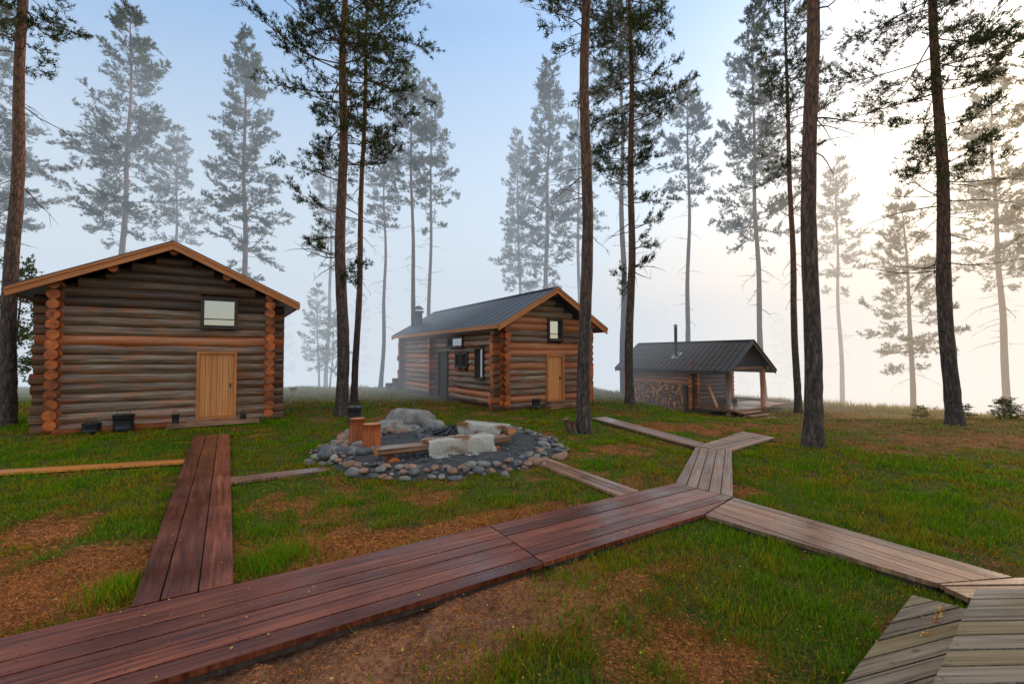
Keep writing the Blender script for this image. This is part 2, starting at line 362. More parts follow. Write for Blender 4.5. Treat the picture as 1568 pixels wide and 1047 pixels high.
# ---------------- cabins ----------------
def gable_roof(mb,W,L,oh,x0,x1,ze,zp,th,mat,fmat,seams=0.,fh=.2,sh=.03):
    xm=(x0+x1)/2;ang=math.atan2(zp-ze,xm-x0)
    Y=(0,1,0);X=(1,0,0);Z=(0,0,1)
    for sgn in(1,-1):
        xe=x0 if sgn==1 else x1
        mb.extr([(xe,ze),(xm,zp),(xm,zp+th),(xe,ze+th)],(0,-oh,0),X,Z,Y,L+2*oh,mat,rnd=.5)
        for yy in(-oh-.052,L+oh+.002):
            mb.extr([(xe,ze-fh+.08),(xm,zp-fh+.08),(xm,zp+.035),(xe,ze+.035)],(0,yy,0),X,Z,Y,.05,fmat,uvang=sgn*ang)
        for yy in(-oh-.085,L+oh+.002+.05):
            mb.extr([(xe,ze+.037),(xm,zp+.037),(xm,zp+th+.012),(xe,ze+th+.012)],(0,yy,0),X,Z,Y,.083 if yy<0 else .035,fmat,uvang=sgn*ang)
            mb.extr([(xe,ze+th+.014),(xm,zp+th+.014),(xm,zp+th+.034),(xe,ze+th+.034)],(0,yy-.01 if yy<0 else yy,0),X,Z,Y,.14 if yy<0 else .045,M_felt,rnd=.5)
        sx=-.03 if sgn==1 else .002
        mb.box(((xe+sx+.014),L/2,ze+th/2-.01),(.028,L+2*oh-.01,th+.06),fmat)
        if seams:
            y=-oh+.12
            while y<L+oh:
                mb.extr([(xe,ze+th),(xm,zp+th),(xm,zp+th+sh),(xe,ze+th+sh)],(0,y,0),X,Z,Y,.03,mat,rnd=.5);y+=seams
    mb.box((xm,L/2,zp+th+.01),(.16,L+2*oh,.04),mat)
def cabin(name,org,W,L,H,ze,zp,x0,x1,oh,front_open,side_open,ch,r,seams=0.,dark_above=99,roofmat=None):
    e=empty(name,org,ANG);z0=-.1
    mb=MB();xm=W/2;slope=(zp-ze)/((x1-x0)/2)
    def under(x): return zp-slope*abs(x-xm)
    def cut(segs,ops,z):
        for (ox0,ox1,oz0,oz1) in ops:
            if oz0-.03<z<oz1+.03:
                ns=[]
                for s0,s1 in segs:
                    if ox0>s0 and ox1<s1: ns+=[(s0,ox0),(ox1,s1)]
                    else: ns.append((s0,s1))
                segs=ns
        return segs
    for yy,ops in((0,front_open),(L,[])):
        z=z0+ch/2;i=0
        while z<zp-.18:
            half=(zp-.02-(z+ch*.5))/slope
            a,b=-.45,W+.45
            if i%3==1: a-=.04
            if z>H: a,b=xm-half,xm+half
            if half<.2: break
            if z<=H: a=max(a,xm-half);b=min(b,xm+half)
            rr=random.random()
            for s0,s1 in cut([(a,b)],ops,z):
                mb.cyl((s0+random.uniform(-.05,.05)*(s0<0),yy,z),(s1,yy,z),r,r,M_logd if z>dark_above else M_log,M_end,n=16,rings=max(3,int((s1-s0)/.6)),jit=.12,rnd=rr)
            z+=ch;i+=1
    for xx,ops in((0,side_open),(W,[])):
        z=z0+ch
        while z<under(0)-.05:
            rr=random.random()
            for s0,s1 in cut([(-.40,L+.45)],ops,z):
                mb.cyl((xx,s0,z),(xx,s1,z),r*.9,r,M_log,M_end,n=16,rings=max(3,int((s1-s0)/.8)),jit=.1,rnd=rr)
                if s0<0:
                    re=r*random.uniform(.88,.97)
                    mb.cyl((xx+random.uniform(-.015,.015),s0-random.uniform(.03,.10),z),(xx,s0+.38,z),re,r*.97,M_end,M_end,n=18,rings=2,rnd=random.random())
            z+=ch
    for x in (0.02,xm,W-.02,xm-1.35,xm+1.35):
        if abs(x-xm)>1.0 and abs(x-xm)<1.6 and W<4.5: continue
        zz=under(x)-.13
        mb.cyl((x,-oh+.1,zz),(x,L+oh-.1,zz),.12,.12,M_log,M_end,n=14,rings=4,jit=.05)
    mb.build('log_walls',e)
    mb=MB()
    def core(x_0,x_1,y_0,y_1,zt): mb.box(((x_0+x_1)/2,(y_0+y_1)/2,(z0+zt)/2),(x_1-x_0,y_1-y_0,zt-z0),M_dark)
    mb.extr([(.03,z0),(W-.03,z0),(W-.03,under(W)-.1),(xm,zp-.1),(.03,under(0)-.1)],(0,.05,0),(1,0,0),(0,0,1),(0,1,0),.05,M_dark)
    mb.extr([(.03,z0),(W-.03,z0),(W-.03,under(W)-.1),(xm,zp-.1),(.03,under(0)-.1)],(0,L-.1,0),(1,0,0),(0,0,1),(0,1,0),.05,M_dark)
    core(.035,.08,.11,L-.11,under(0)-.1);core(W-.08,W-.035,.11,L-.11,under(0)-.1)
    mb.build('wall_infill',e)
    mb=MB();gable_roof(mb,W,L,oh,x0,x1,ze,zp,.1,roofmat or M_felt,M_fascia,seams,sh=.012);mb.build('roof',e)
    return e
def opening(e,kind,x0,x1,z0,z1,side=False,y=-.10):
    mb=MB()
    def bx(cx,cy,cz,sx,sy,sz,mat):
        if side: mb.box((cy,cx,cz),(sy,sx,sz),mat)
        else: mb.box((cx,cy,cz),(sx,sy,sz),mat)
    fm=M_dark if kind!='door' else M_fascia;t=.09 if kind=='window' else .07
    xm=(x0+x1)/2;zm=(z0+z1)/2;w=x1-x0;h=z1-z0
    bx(x0+t/2,y,zm,t,.24,h,fm);bx(x1-t/2,y,zm,t,.24,h,fm)
    bx(xm,y,z1-t/2,w-2*t-.004,.235,t,fm);bx(xm,y,z0+t/2,w-2*t-.004,.235,t,fm)
    iw=w-2*t
    if kind=='door' or kind=='darkdoor':
        n=6;bw=iw/n;dm=M_door if kind=='door' else M_dark
        for i in range(n): bx(x0+t+bw*(i+.5),y+.0,zm,bw-.008,.05,h-2*t-.01,dm)
        if kind=='door':
            bx(x1-t-.1,y-.05,zm-.02,.03,.05,.14,M_iron)
    else:
        bx(xm,y+.02,zm,iw-.002,.012,h-2*t-.002,M_glass)
        if kind=='window':
            bx(xm,y+.0,z0+t+(h-2*t)*.25,iw-.01,.025,.03,fm)
        bx(xm,y-.14,z0-.015,w+.06,.06,.03,fm)
    return mb.build('door' if 'door' in kind else 'window',e)
# cabin 1
W1=5.1
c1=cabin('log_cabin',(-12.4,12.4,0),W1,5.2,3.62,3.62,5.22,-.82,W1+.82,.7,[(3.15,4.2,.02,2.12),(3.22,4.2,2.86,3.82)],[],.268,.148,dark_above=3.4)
opening(c1,'door',3.15,4.2,.06,2.14);opening(c1,'window',3.22,4.2,2.87,3.83)
mb=MB()
mb.box((3.65,-.75,.0),(2.3,.45,.1),M_walk2);mb.box((3.65,-.42,.03),(1.5,.2,.08),M_walk2);mb.cyl((.1,-.55,-.02),(2.5,-.62,0),.1,.1,M_end,M_end)
mb.build('doorstep',c1)
def bucket(name,loc,r,h,mat=M_iron,parent=None,rings=True):
    mb=MB();x,y,z=loc;mb.cyl((x,y,z),(x,y,z+h),r*.85,r,mat,n=18,rings=3)
    for k in range(4 if rings else 0): mb.cyl((x,y,z+h*(k+.5)/4),(x,y,z+h*(k+.5)/4+.02),r*1.03,r*1.03,mat,n=18)
    mb.cyl((x,y,z+h),(x,y,z+h+.015),r*1.08,r*1.08,mat,n=18);mb.cyl((x,y,z+h+.01),(x,y,z+h+.05),.02,.015,mat,n=8)
    for a in(0,math.pi):
        mb.cyl((x+r*math.cos(a),y,z+h),(x+r*.6*math.cos(a),y,z+h+.12),.008,.008,mat,n=6)
    mb.cyl((x-r*.6,y,z+h+.12),(x+r*.6,y,z+h+.12),.008,.008,mat,n=6)
    return mb.build(name,parent)
bucket('cooking_pot',(-10.72,12.62,-.05),.24,.42);bucket('cooking_pot',(-11.3,12.3,-.05),.2,.24);bucket('cooking_pot',(-9.75,13.25,-.05),.09,.34);bucket('cooking_pot',(-8.35,14.2,-.05),.08,.22)
# cabin 2
W2=4.2;L2=10.8
c2=cabin('log_cabin',(-.41,17.7,0),W2,L2,3.1,3.06,4.64,-.62,W2+.62,.8,[(2.05,2.95,.1,2.05),(2.12,2.9,2.64,3.55)],
   [(4.6,5.7,.0,2.2),(1.2,1.8,1.0,2.3),(2.6,3.1,1.5,2.1),(3.2,3.7,1.5,2.1),(3.0,4.6,2.4,2.85)],.262,.145,seams=.6)
opening(c2,'door',2.05,2.95,.14,2.06);opening(c2,'window',2.12,2.9,2.64,3.55)
opening(c2,'darkdoor',4.6,5.7,.0,2.25,True);opening(c2,'pane',1.1,1.85,1.05,2.35,True);opening(c2,'pane',2.55,3.1,1.5,2.15,True);opening(c2,'pane',3.2,3.75,1.5,2.15,True);opening(c2,'pane',3.0,4.6,2.4,2.88,True)  # near-black flush door stands in for the shade of the porch recess
mb=MB()
z=.16
while z<3.0: mb.cyl((-.42,6.35,z),(.3,6.35,z),.135,.135,M_log,M_end,n=14);z+=.262
mb.build('cross_wall_ends',c2)
mb=MB()
cx,cy=.55,10.3
mb.cyl((cx,cy,3.6),(cx,cy,4.55),.22,.22,M_iron,n=16);mb.cyl((cx,cy,4.55),(cx,cy,4.63),.31,.31,M_iron,n=16);mb.cyl((cx,cy,4.75),(cx,cy,4.93),.32,.12,M_iron,n=16)
for a in range(4): mb.cyl((cx+.2*math.cos(a*1.57),cy+.2*math.sin(a*1.57),4.6),(cx+.2*math.cos(a*1.57),cy+.2*math.sin(a*1.57),4.77),.02,.02,M_iron,n=6)
mb.build('chimney',c2)
mb=MB();mb.box((2.6,-.75,.0),(1.9,.5,.12),M_walk2);mb.box((2.6,-.4,.06),(1.2,.22,.12),M_walk2);mb.build('doorstep',c2)
bucket('cooking_pot',(.95,17.9,-.05),.17,.34)
mb=MB();mb.box((2.83,18.8,.35),(.12,.04,.75),M_door,Matrix.Rotation(.2,3,'Y'));mb.box((2.6,18.7,.02),(.9,.35,.14),M_walk2);mb.box((2.72,18.6,.1),(.14,.3,.08),M_door);mb.build('leaning_board')
# cabin 3 (open log shelter)
g0=-.56
c3=empty('log_shelter',(9.0,19.0,0),ANG)
mb=MB();gable_roof(mb,3.7,6.4,0.,0,3.7,1.27,2.62,.08,M_shingle,M_shingle,seams=.28,fh=.16);mb.build('roof',c3)
mb=MB();z=g0+.12;i=0
while z<1.75:
    zt=1.27+(2.62-1.27)/1.85*(.5)
    if z<zt-.08:
        for xx in(.5,3.2): mb.cyl((xx,1.75,z),(xx,6.2,z),.11,.11,M_log,M_end,n=12,rings=6,jit=.06)
    for yy in(2.0,6.0):
        hw=min(1.6,(2.6-z)/(1.35/1.85))
        mb.cyl((1.85-hw,yy,z+.1),(1.85+hw,yy,z+.1),.11,.11,M_logd,M_end,n=12,rings=6,jit=.06)
    z+=.2
for xx in(.5,3.2,1.85):
    zt=1.27+(1.35/1.85)*(1.85-abs(xx-1.85))-.12
    mb.cyl((xx,.05,zt),(xx,6.3,zt),.1,.1,M_logd,M_end,n=12)
for xx in(.5,3.2): mb.cyl((xx,.3,g0-.1),(xx,.3,1.5),.11,.1,M_log,M_end,n=12)
mb.cyl((.3,.3,1.45),(3.4,.3,1.45),.09,.09,M_logd,M_end,n=12)
mb.build('log_walls',c3)
mb=MB();mb.box((.57,4.0,.5),(.04,3.9,2.1),M_dark);mb.box((1.85,2.1,.5),(2.5,.04,2.1),M_dark);mb.build('wall_infill',c3)
mb=MB();mb.box((1.85,.9,g0+.25),(3.0,2.0,.08),M_walk2);mb.box((4.2,1.2,g0+.22),(2.6,1.6,.08),M_walk2)
for k in range(3): mb.box((1.2,-.25-.3*k,g0+.18-.1*k),(1.5,.28,.06),M_walk2)
mb.box((3.6,1.2,g0+.5),(.08,1.4,.06),M_logd);mb.box((2.6,1.6,g0+.55),(1.0,.4,.06),M_logd)
for x in(2.2,3.0): mb.box((x,1.6,g0+.4),(.08,.3,.3),M_logd)
mb.build('porch_floor',c3)
mb=MB()
yy=2.35
while yy<5.75:
    z=g0+.1
    while z<.66+random.uniform(-.05,.05):
        r=random.uniform(.05,.075);mb.cyl((.14+random.uniform(-.04,.04),yy+random.uniform(-.02,.02),z),(.48,yy,z),r,r,M_log,M_door if random.random()<.35 else M_walk2,n=7);z+=r*1.9
    yy+=.125
mb.box((.3,2.25,.0),(.3,.08,1.3),M_logd);mb.box((.3,5.8,.0),(.3,.08,1.3),M_logd)
mb.build('firewood_stack',c3)
mb=MB();mb.cyl((.95,3.3,1.7),(.95,3.3,3.45),.075,.075,M_iron,n=12);mb.cyl((.95,3.3,3.47),(.95,3.3,3.56),.13,.03,M_iron,n=12);mb.box((.95,3.3,2.02),(.5,.5,.04),M_tin,Matrix.Rotation(-.63,3,'Y'))
mb.build('stove_pipe',c3)
mb=MB();mb.cyl((1.0,.6,g0+.28),(1.0,.6,g0+.55),.13,.12,M_tin,n=16);mb.cyl((1.0,.6,g0+.55),(1.0,.6,g0+.6),.12,.03,M_tin,n=16);mb.cyl((1.1,.55,g0+.4),(1.22,.5,g0+.53),.02,.015,M_tin,n=8)
mb.build('kettle',c3)
mb=MB()
for k in range(5): mb.cyl((.7+.1*k,1.0+.05*k,g0+.28),(.85+.02*k,1.5,g0+1.2),.03,.025,M_door,n=7)
mb.build('leaning_poles',c3)

# ---------------- stones / fire pit ----------------
import bmesh
bm=bmesh.new();bmesh.ops.create_icosphere(bm,subdivisions=2,radius=1);IV=np.array([v.co[:] for v in bm.verts]);IF=np.array([[v.index for v in f.verts] for f in bm.faces]);bm.free()
def stone_mesh(name,items,parent=None,mats=(M_stone,M_stone2),smooth=True):
    Vs=[];G=[];o=0;r=np.random.default_rng(len(items))
    for (x,y,z,sx,sy,sz,mi) in items:
        s=random.random()*100;v=IV.copy()
        for k in range(7):
            pn=r.normal(0,1,3);pn/=np.linalg.norm(pn);dd=r.uniform(.55,.9);e=v@pn-dd;v=v-np.where(e>0,e*.9,0)[:,None]*pn
        a=s;R=np.array([[math.cos(a),-math.sin(a),0],[math.sin(a),math.cos(a),0],[0,0,1]])
        t=random.uniform(-.3,.3);T=np.array([[1,0,0],[0,math.cos(t),-math.sin(t)],[0,math.sin(t),math.cos(t)]])
        v=(v*np.array([sx,sy,sz])*1.15)@(R@T).T+np.array([x,y,z]);Vs.append(v);G.append((IF+o,mi,smooth));o+=len(v)
    ob=bpy.data.objects.new(name,np_mesh(name,np.concatenate(Vs),G,list(mats)));return link(ob,parent)
M_stone3=simple('dark_stone',(.05,.05,.05),(.2,.19,.18),4.5,.65,.6,dist=.02)
fp=empty('fire_pit',(-1.55,10.3,0))
items=[]
def pick():
    q=random.random();return 1 if q<.3 else 2 if q<.6 else 0
for ring,(R,n,zz) in enumerate(((2.68,96,-.01),(2.54,92,.05),(2.4,80,.09),(2.26,64,.08))):
    for k in range(n):
        a=2*math.pi*k/n+random.uniform(-.05,.05);r=R+random.uniform(-.11,.11);s=random.uniform(.03,.085)
        if random.random()<.15: s*=1.6
        items.append((r*math.cos(a),r*math.sin(a),zz-.03+random.uniform(-.03,.04),s*1.25,s*.95,s*.65,pick()))
for k in range(44):
    a=random.uniform(2.2,3.9);r=random.uniform(1.6,2.5);s=random.uniform(.06,.15);items.append((r*math.cos(a),r*math.sin(a),.12,s*1.25,s,s*.7,pick()))
for k in range(26):
    a=2*math.pi*k/26;s=random.uniform(.06,.10);items.append((.1+.85*math.cos(a),.9+.85*math.sin(a),.12,s,s,s*.8,2))
stone_mesh('ring_stones',items,fp,(M_stone,M_stone2,M_stone3))
# big slabs: explicit faceted wedges
def slab(mb,c,w,d,h,rz,tilt):
    pts=[(-.5,-.5),(.1,-.62),(.55,-.3),(.5,.35),(.05,.55),(-.55,.3)];R=np.array((Matrix.Rotation(rz,3,'Z')@Matrix.Rotation(tilt,3,'Y')))
    b0=len(mb.v);rr=random.Random(int(w*100))
    for k,(sc_,z) in enumerate(((1.,-.5),(1.05,-.1),(.92,.35),(.7,.5))):
        for x,y in pts:
            p=np.array([x*w*sc_*rr.uniform(.93,1.07),y*d*sc_*rr.uniform(.93,1.07),h*z*rr.uniform(.9,1.1)]);mb.v.append(tuple(np.array(c)+R@p))
    for k in range(3):
        for i in range(6):
            j=(i+1)%6;mb.face([b0+k*6+i,b0+k*6+j,b0+k*6+6+j,b0+k*6+6+i],[(0,0)]*4,M_stone,.5)
    mb.face([b0+18+i for i in range(6)],[(0,0)]*6,M_stone,.5);mb.face([b0+i for i in range(6)][::-1],[(0,0)]*6,M_stone,.5)
mb=MB()
slab(mb,(-1.2,2.3,.28),1.15,.5,.50,.3,.12);slab(mb,(-1.75,1.7,.18),.8,.7,.22,.9,-.15);slab(mb,(-2.1,1.0,.17),.6,.5,.26,1.8,.1);slab(mb,(-.55,2.0,.17),.55,.45,.24,.1,.2);slab(mb,(-1.2,1.5,.14),.7,.5,.12,.4,0.);slab(mb,(-2.15,.45,.15),.4,.36,.24,.7,.2)
mb.build('boulders',fp,.015)
an=np.linspace(0,2*np.pi,49)[:-1];vs=[(0,0,.12)]
for R,z in((.6,.10),(1.5,.09),(2.2,.06),(2.75,-.06)):
    vs+=[(R*math.cos(a),R*math.sin(a),z+random.uniform(-.012,.012)) for a in an]
fs3=np.array([[0,1+i,1+(i+1)%48] for i in range(48)]);fs4=np.array([[1+k*48+i,1+k*48+(i+1)%48,1+(k+1)*48+(i+1)%48,1+(k+1)*48+i][::-1] for k in range(3) for i in range(48)])
link(bpy.data.objects.new('ash_bed',np_mesh('ash_bed',np.array(vs),[(fs3,0,True),(fs4,0,True)],[M_gravel])),fp)
small=[]
for k in range(420):
    a=random.uniform(0,6.28);r=2.25*math.sqrt(random.random());s=random.uniform(.015,.035);small.append((r*math.cos(a),r*math.sin(a),.105,s,s,s*.7,0))
stone_mesh('gravel',small,fp,(simple('dark_pebble',(.05,.05,.055),(.18,.18,.18),5.,.7,.1),M_stone2))
mb=MB()
for k in range(9):
    a=k*.75;mb.cyl((.1+.5*math.cos(a),.9+.5*math.sin(a),.14),(.1-.1*math.cos(a),.9-.1*math.sin(a),.3),.045,.03,M_iron,M_iron,n=8,rings=4,jit=.3)
mb.build('charred_logs',fp)
# stumps
M_stump=wood('stump_bark',(.18,.03,.008),(.5,.11,.024),(.64,.2,.05),.6,1,12,.5)
for (x,y,r,h) in((-2.87,9.35,.18,.62),(-3.38,10.0,.17,.64)):
    mb=MB();mb.cyl((x,y,-.08),(x,y,h),r*1.05,r,M_stump,M_stump,n=20,rings=5,jit=.08);mb.cyl((x+.01,y-.02,h),(x+.01,y-.02,h+.006),r*.8,r*.8,M_fascia,n=16);mb.build('log_stump')
bucket('iron_lantern',(-3.75,10.9,.42),.17,.36)
mb=MB();mb.cyl((-3.75,10.9,-.08),(-3.75,10.9,.42),.16,.15,M_logd,M_walk2,n=16,rings=3,jit=.05);mb.build('log_stump')
for (x,y,r,h) in((-12.0,25.0,.2,.4),(-7.2,27.,.3,.5),(-6.8,26.6,.2,.8)):
    mb=MB();z=float(zg(x,y));mb.cyl((x,y,z-.05),(x,y,z+h),r,r*.95,M_logd,M_walk2,n=16,rings=3,jit=.05);mb.build('log_stump')
mb=MB();mb.cyl((1.62,12.35,-.12),(1.45,12.25,.32),.13,.09,M_logd,M_log,n=10,rings=4,jit=.3);mb.cyl((1.7,12.3,-.12),(1.62,12.2,.25),.1,.05,M_logd,n=8,rings=4,jit=.3);mb.build('tree_stump')
# benches
def bench(name,p,q,zs,w=.36):
    e=empty(name,(p[0],p[1],0),math.atan2(q[1]-p[1],q[0]-p[0]));ln=math.dist(p,q);mb=MB()
    poly=[(-w/2,zs),(-w/2+.01,zs-.05)]+[(w/2*math.cos(a),zs-.05-.1*math.sin(-a)) for a in np.linspace(-math.pi+.35,-.35,7)]+[(w/2-.01,zs-.05),(w/2,zs)]
    mb.extr(poly[::-1],(0,0,0),(0,1,0),(0,0,1),(1,0,0),ln,M_walk2,M_fascia)
    for x in(.3,ln-.35): mb.cyl((x,-w*.5,(zs-.24)/2-.02),(x,w*.5,(zs-.24)/2-.02),.13,.13,M_logd,M_end,n=12,rings=3,jit=.05)
    mb.build('seat',e);return e
b1=bench('log_bench',(-2.5,8.4),(-.1,9.8),.31)
b2=bench('log_bench',(-1.25,11.1),(-.0,10.35),.36)
# hides
M_fur=vcol('reindeer_fur',.25)
def hide(name,parent,x0,x1,zs,w,front,back,seed,zmin=.0,wt=.5):
    r=np.random.default_rng(seed);nu,nv=60,70
    us=np.linspace(0,1,nu);vs_=np.linspace(-1,1,nv);Uu,Vv=np.meshgrid(us,vs_)
    wid=1+.14*np.sin(Uu*8+seed)+.10*np.sin(Uu*15+seed*2)
    arc=np.where(Vv<0,Vv*front,Vv*back)*wid
    hw=w/2;out=np.abs(arc)-hw;o=np.maximum(out,0)
    rest=zs+.03-zmin
    drop=np.minimum(o*.96,rest);extra=np.maximum(o-rest,0)
    y=np.sign(arc)*(np.minimum(np.abs(arc),hw)+.05*np.tanh(o*9)+o*.12+extra*.8)
    z=zs+.035-drop
    y=y+.02*np.sin(Uu*19+seed)*np.clip(o*5,0,1)*np.sign(arc)
    inset=.10*np.abs(Vv)**2*(.6+.4*np.sin(Vv*6+seed))
    x=x0+(x1-x0)*(inset+(1-2*inset)*Uu)+.03*np.sin(Vv*8+seed)
    P=np.stack([x,y,z],-1).reshape(-1,3)
    f=fbm(Uu*1.9+seed,Vv*1.3+.5,seed+3,2).ravel();t=ss(wt-.02,wt+.12,f)[:,None]
    white=np.array([.88,.81,.71]);brown=np.array([.50,.25,.11]);col=white*(1-t)+brown*t
    i=np.arange(nv-1)[:,None]*nu+np.arange(nu-1)[None];F=np.stack([i,i+1,i+nu+1,i+nu],-1).reshape(-1,4)
    n=20000;a=r.integers(0,len(P),n);base=P[a]+r.normal(0,.01,(n,3))
    d=np.stack([r.normal(0,.3,n),np.sign(base[:,1])*.45+r.normal(0,.2,n),r.uniform(-.9,-.1,n)],1);d/=np.linalg.norm(d,axis=1)[:,None]
    ln=r.uniform(.03,.07,n)[:,None];sd=np.cross(d,r.normal(0,1,(n,3)));sd/=np.linalg.norm(sd,axis=1)[:,None]
    base=base+np.array([0,0,.02])
    T=np.stack([base-sd*.005,base+sd*.005,base+d*ln],1).reshape(-1,3)
    VV=np.concatenate([P,T]);FT=np.arange(n*3).reshape(-1,3)+len(P)
    cc=np.concatenate([col,np.repeat(col[a]*r.uniform(.78,1.12,(n,1)),3,axis=0)])
    me=np_mesh(name,VV,[(F,0,True),(FT,0,False)],[M_fur],np.clip(cc,0,.9));link(bpy.data.objects.new(name,me),parent)
hide('reindeer_hide',b1,.95,2.35,.31,.38,.58,.36,3,zmin=.06,wt=.52)
hide('reindeer_hide',b2,.1,1.3,.36,.38,.42,.36,8,zmin=.1,wt=.6)

# ---------------- trees ----------------
def pine_mesh(name,seed,h,cs,R,r0,conic=.7,nlen=.17,nw=.012,K=8,dens=1.,wob=.15,deadn=16,leaf=None,dspace=.42,extra=(),bt=1.):
    r=np.random.default_rng(seed);nz,ns=44,12;nw=nw*1.28
    ph=r.uniform(0,6,4)
    def ax(z):
        z=np.asarray(z,float);return np.stack([wob*np.sin(z/h*4+ph[0])+.04*np.sin(z*.9+ph[1])-wob*np.sin(ph[0]),wob*np.sin(z/h*3.3+ph[2])+.04*np.sin(z*.8+ph[3])-wob*np.sin(ph[2]),z],-1)
    def rad(z): return r0*((1-z/h)**.75*.96+.03)+r0*.35*np.exp(-z/.25)
    zs=np.concatenate([np.linspace(-.3,1.5,8),np.linspace(1.8,h,nz-8)]);an=np.arange(ns)*2*np.pi/ns
    C=ax(zs);RR=rad(np.maximum(zs,0))[:,None]*(1+r.normal(0,.035,(nz,ns)))
    TV=C[:,None,:]+np.stack([np.cos(an)*RR,np.sin(an)*RR,np.zeros_like(RR)],-1);TV=TV.reshape(-1,3)
    i=np.arange(nz-1)[:,None]*ns+np.arange(ns)[None];j=np.arange(nz-1)[:,None]*ns+((np.arange(ns)+1)%ns)[None]
    TF=np.stack([i,j,j+ns,i+ns],-1).reshape(-1,4)
    P0=[];P1=[];A=[];B=[];TP=[];TD=[]
    def branch(z,az,Ln,el,foliage):
        o=ax(z);n=7;d=np.array([math.cos(az)*math.cos(el),math.sin(az)*math.cos(el),math.sin(el)])
        pts=[o];up=r.uniform(-.05,.11) if foliage else r.uniform(-.12,.05)
        for k in range(n):
            d=d+np.array([r.normal(0,.14),r.normal(0,.14),up+r.normal(0,.08)]);d/=np.linalg.norm(d)
            pts.append(pts[-1]+d*Ln/n)
        pts=np.array(pts);rb=min(.032,.009+.0085*Ln)*(r0/.2)*bt
        for k in range(n):
            P0.append(pts[k]);P1.append(pts[k+1]);A.append(rb*(1-k/n*.85));B.append(rb*(1-(k+1)/n*.85))
        if not foliage:
            for k in range(r.integers(1,4)):
                q=pts[r.integers(2,n)];dd=d+r.normal(0,.7,3);dd/=np.linalg.norm(dd);P0.append(q);P1.append(q+dd*Ln*.25);A.append(rb*.4);B.append(rb*.15)
            return
        nt_=int((5+Ln*4.6)*dens)
        for k in range(nt_):
            s=1-(r.random()**1.3)*.75;f=s*n;ii=min(int(f),n-1);p=pts[ii]+(pts[ii+1]-pts[ii])*(f-ii);bd=pts[ii+1]-pts[ii];bd/=np.linalg.norm(bd)
            side=np.cross(bd,[0,0,1]);side/=np.linalg.norm(side)+1e-6
            td=bd*r.uniform(.3,1)+side*r.choice([-1,1])*r.uniform(.2,1)+np.array([0,0,r.uniform(-.35,.75)]);td/=np.linalg.norm(td)
            tl=(.22+.32*Ln*(1-s)+.16*r.random())*r.uniform(.6,1.15);q=p+td*tl
            P0.append(p);P1.append(q);A.append(.007);B.append(.003)
            m_=max(2,int(tl/.10))
            for w in range(m_):
                g_=(w+.6)/m_
                if g_<.2: continue
                TP.append(p+td*tl*g_+r.normal(0,.03,3));TD.append(td)
        TP.append(pts[-1]);TD.append(d)
    zc=cs*h;z=zc
    while z<h*.985:
        t=(z-zc)/(h-zc)
        prof=(1-t)**conic*min(1,.45+t*2.6)
        nb=r.integers(2,5) if t<.2 else r.integers(3,6)
        a0=r.uniform(0,6.28)
        for k in range(nb):
            Ln=R*prof*r.uniform(.4,1.15)+.15
            if r.random()<.14: continue
            el=(-.22+.8*t**1.2)+r.normal(0,.2)
            branch(z+r.uniform(-.25,.25),a0+k*6.28/nb+r.normal(0,.4),Ln,el,True)
        z+=dspace*r.uniform(.5,1.5)*(1-.35*t)
    branch(h*.97,0,.5,1.4,True)
    for k in range(deadn): branch(r.uniform(min(.22*h,zc*.6),zc),r.uniform(0,6.28),r.uniform(.3,1.7)*R/2.6,r.normal(-.12,.2),False)
    for (ez,ea,el_) in extra: branch(ez,ea,el_,-.05,True);branch(ez+.1,ea+.35,el_*.7,.1,True)
    BV,BF=tubes(P0,P1,A,B,3)
    TP=np.array(TP);TD=np.array(TD);n=len(TP)
    d=np.repeat(TD,K,0)*.75+r.normal(0,.55,(n*K,3))+np.array([0,0,.22]);d/=np.linalg.norm(d,axis=1)[:,None]
    ln=nlen*r.uniform(.6,1.2,(n*K,1));base=np.repeat(TP,K,0)+r.normal(0,.025,(n*K,3))
    sd=np.cross(d,r.normal(0,1,(n*K,3)));sd/=np.linalg.norm(sd,axis=1)[:,None]
    NV=np.stack([base-sd*nw,base+sd*nw,base+d*ln],1).reshape(-1,3)
    VV=np.concatenate([TV,BV,NV]);NF=np.arange(n*K*3).reshape(-1,3)+len(TV)+len(BV)
    return np_mesh(name,VV,[(TF,0,True),(BF+len(TV),0,True),(NF,1,False)],[M_bark,leaf or M_needle])
PM={
 'A':(pine_mesh('pineA',1,23,.42,3.7,.225,conic=.4,nlen=.15,nw=.010,dens=1.2,K=9,extra=((7.2,3.3,1.9),(6.4,2.6,1.5),(5.6,3.9,1.1),(5.2,.4,.9),(4.7,5.5,.8),(8.3,4.2,2.2),(9,.3,2.4))),23),
 'B':(pine_mesh('pineB',2,24,.46,3.0,.19,conic=.5,nlen=.15,nw=.011,deadn=22,dens=1.15),24),
 'C':(pine_mesh('pineC',3,22,.32,3.1,.2,conic=.75,nlen=.18,nw=.014,dens=1.25),22),
 'D':(pine_mesh('pineD',4,20,.5,2.5,.17,conic=.55,nlen=.18,nw=.014,dens=1.2),20),
 'E':(pine_mesh('pineE',5,22,.38,3.6,.2,conic=.6,nlen=.18,nw=.014,deadn=24,dens=1.25),22),
 'F':(pine_mesh('pineF',6,19,.62,2.1,.16,conic=.5,nlen=.17,nw=.014,deadn=26,dens=1.2),19),
 'G':(pine_mesh('pineG',8,20,.38,3.9,.21,conic=.5,nlen=.14,nw=.009,deadn=26,dens=1.4,K=9,bt=.8),20),
 'H':(pine_mesh('pineH',9,10.5,.25,2.2,.12,conic=.6,nlen=.16,nw=.013,deadn=8,dens=1.2),10.5),
}
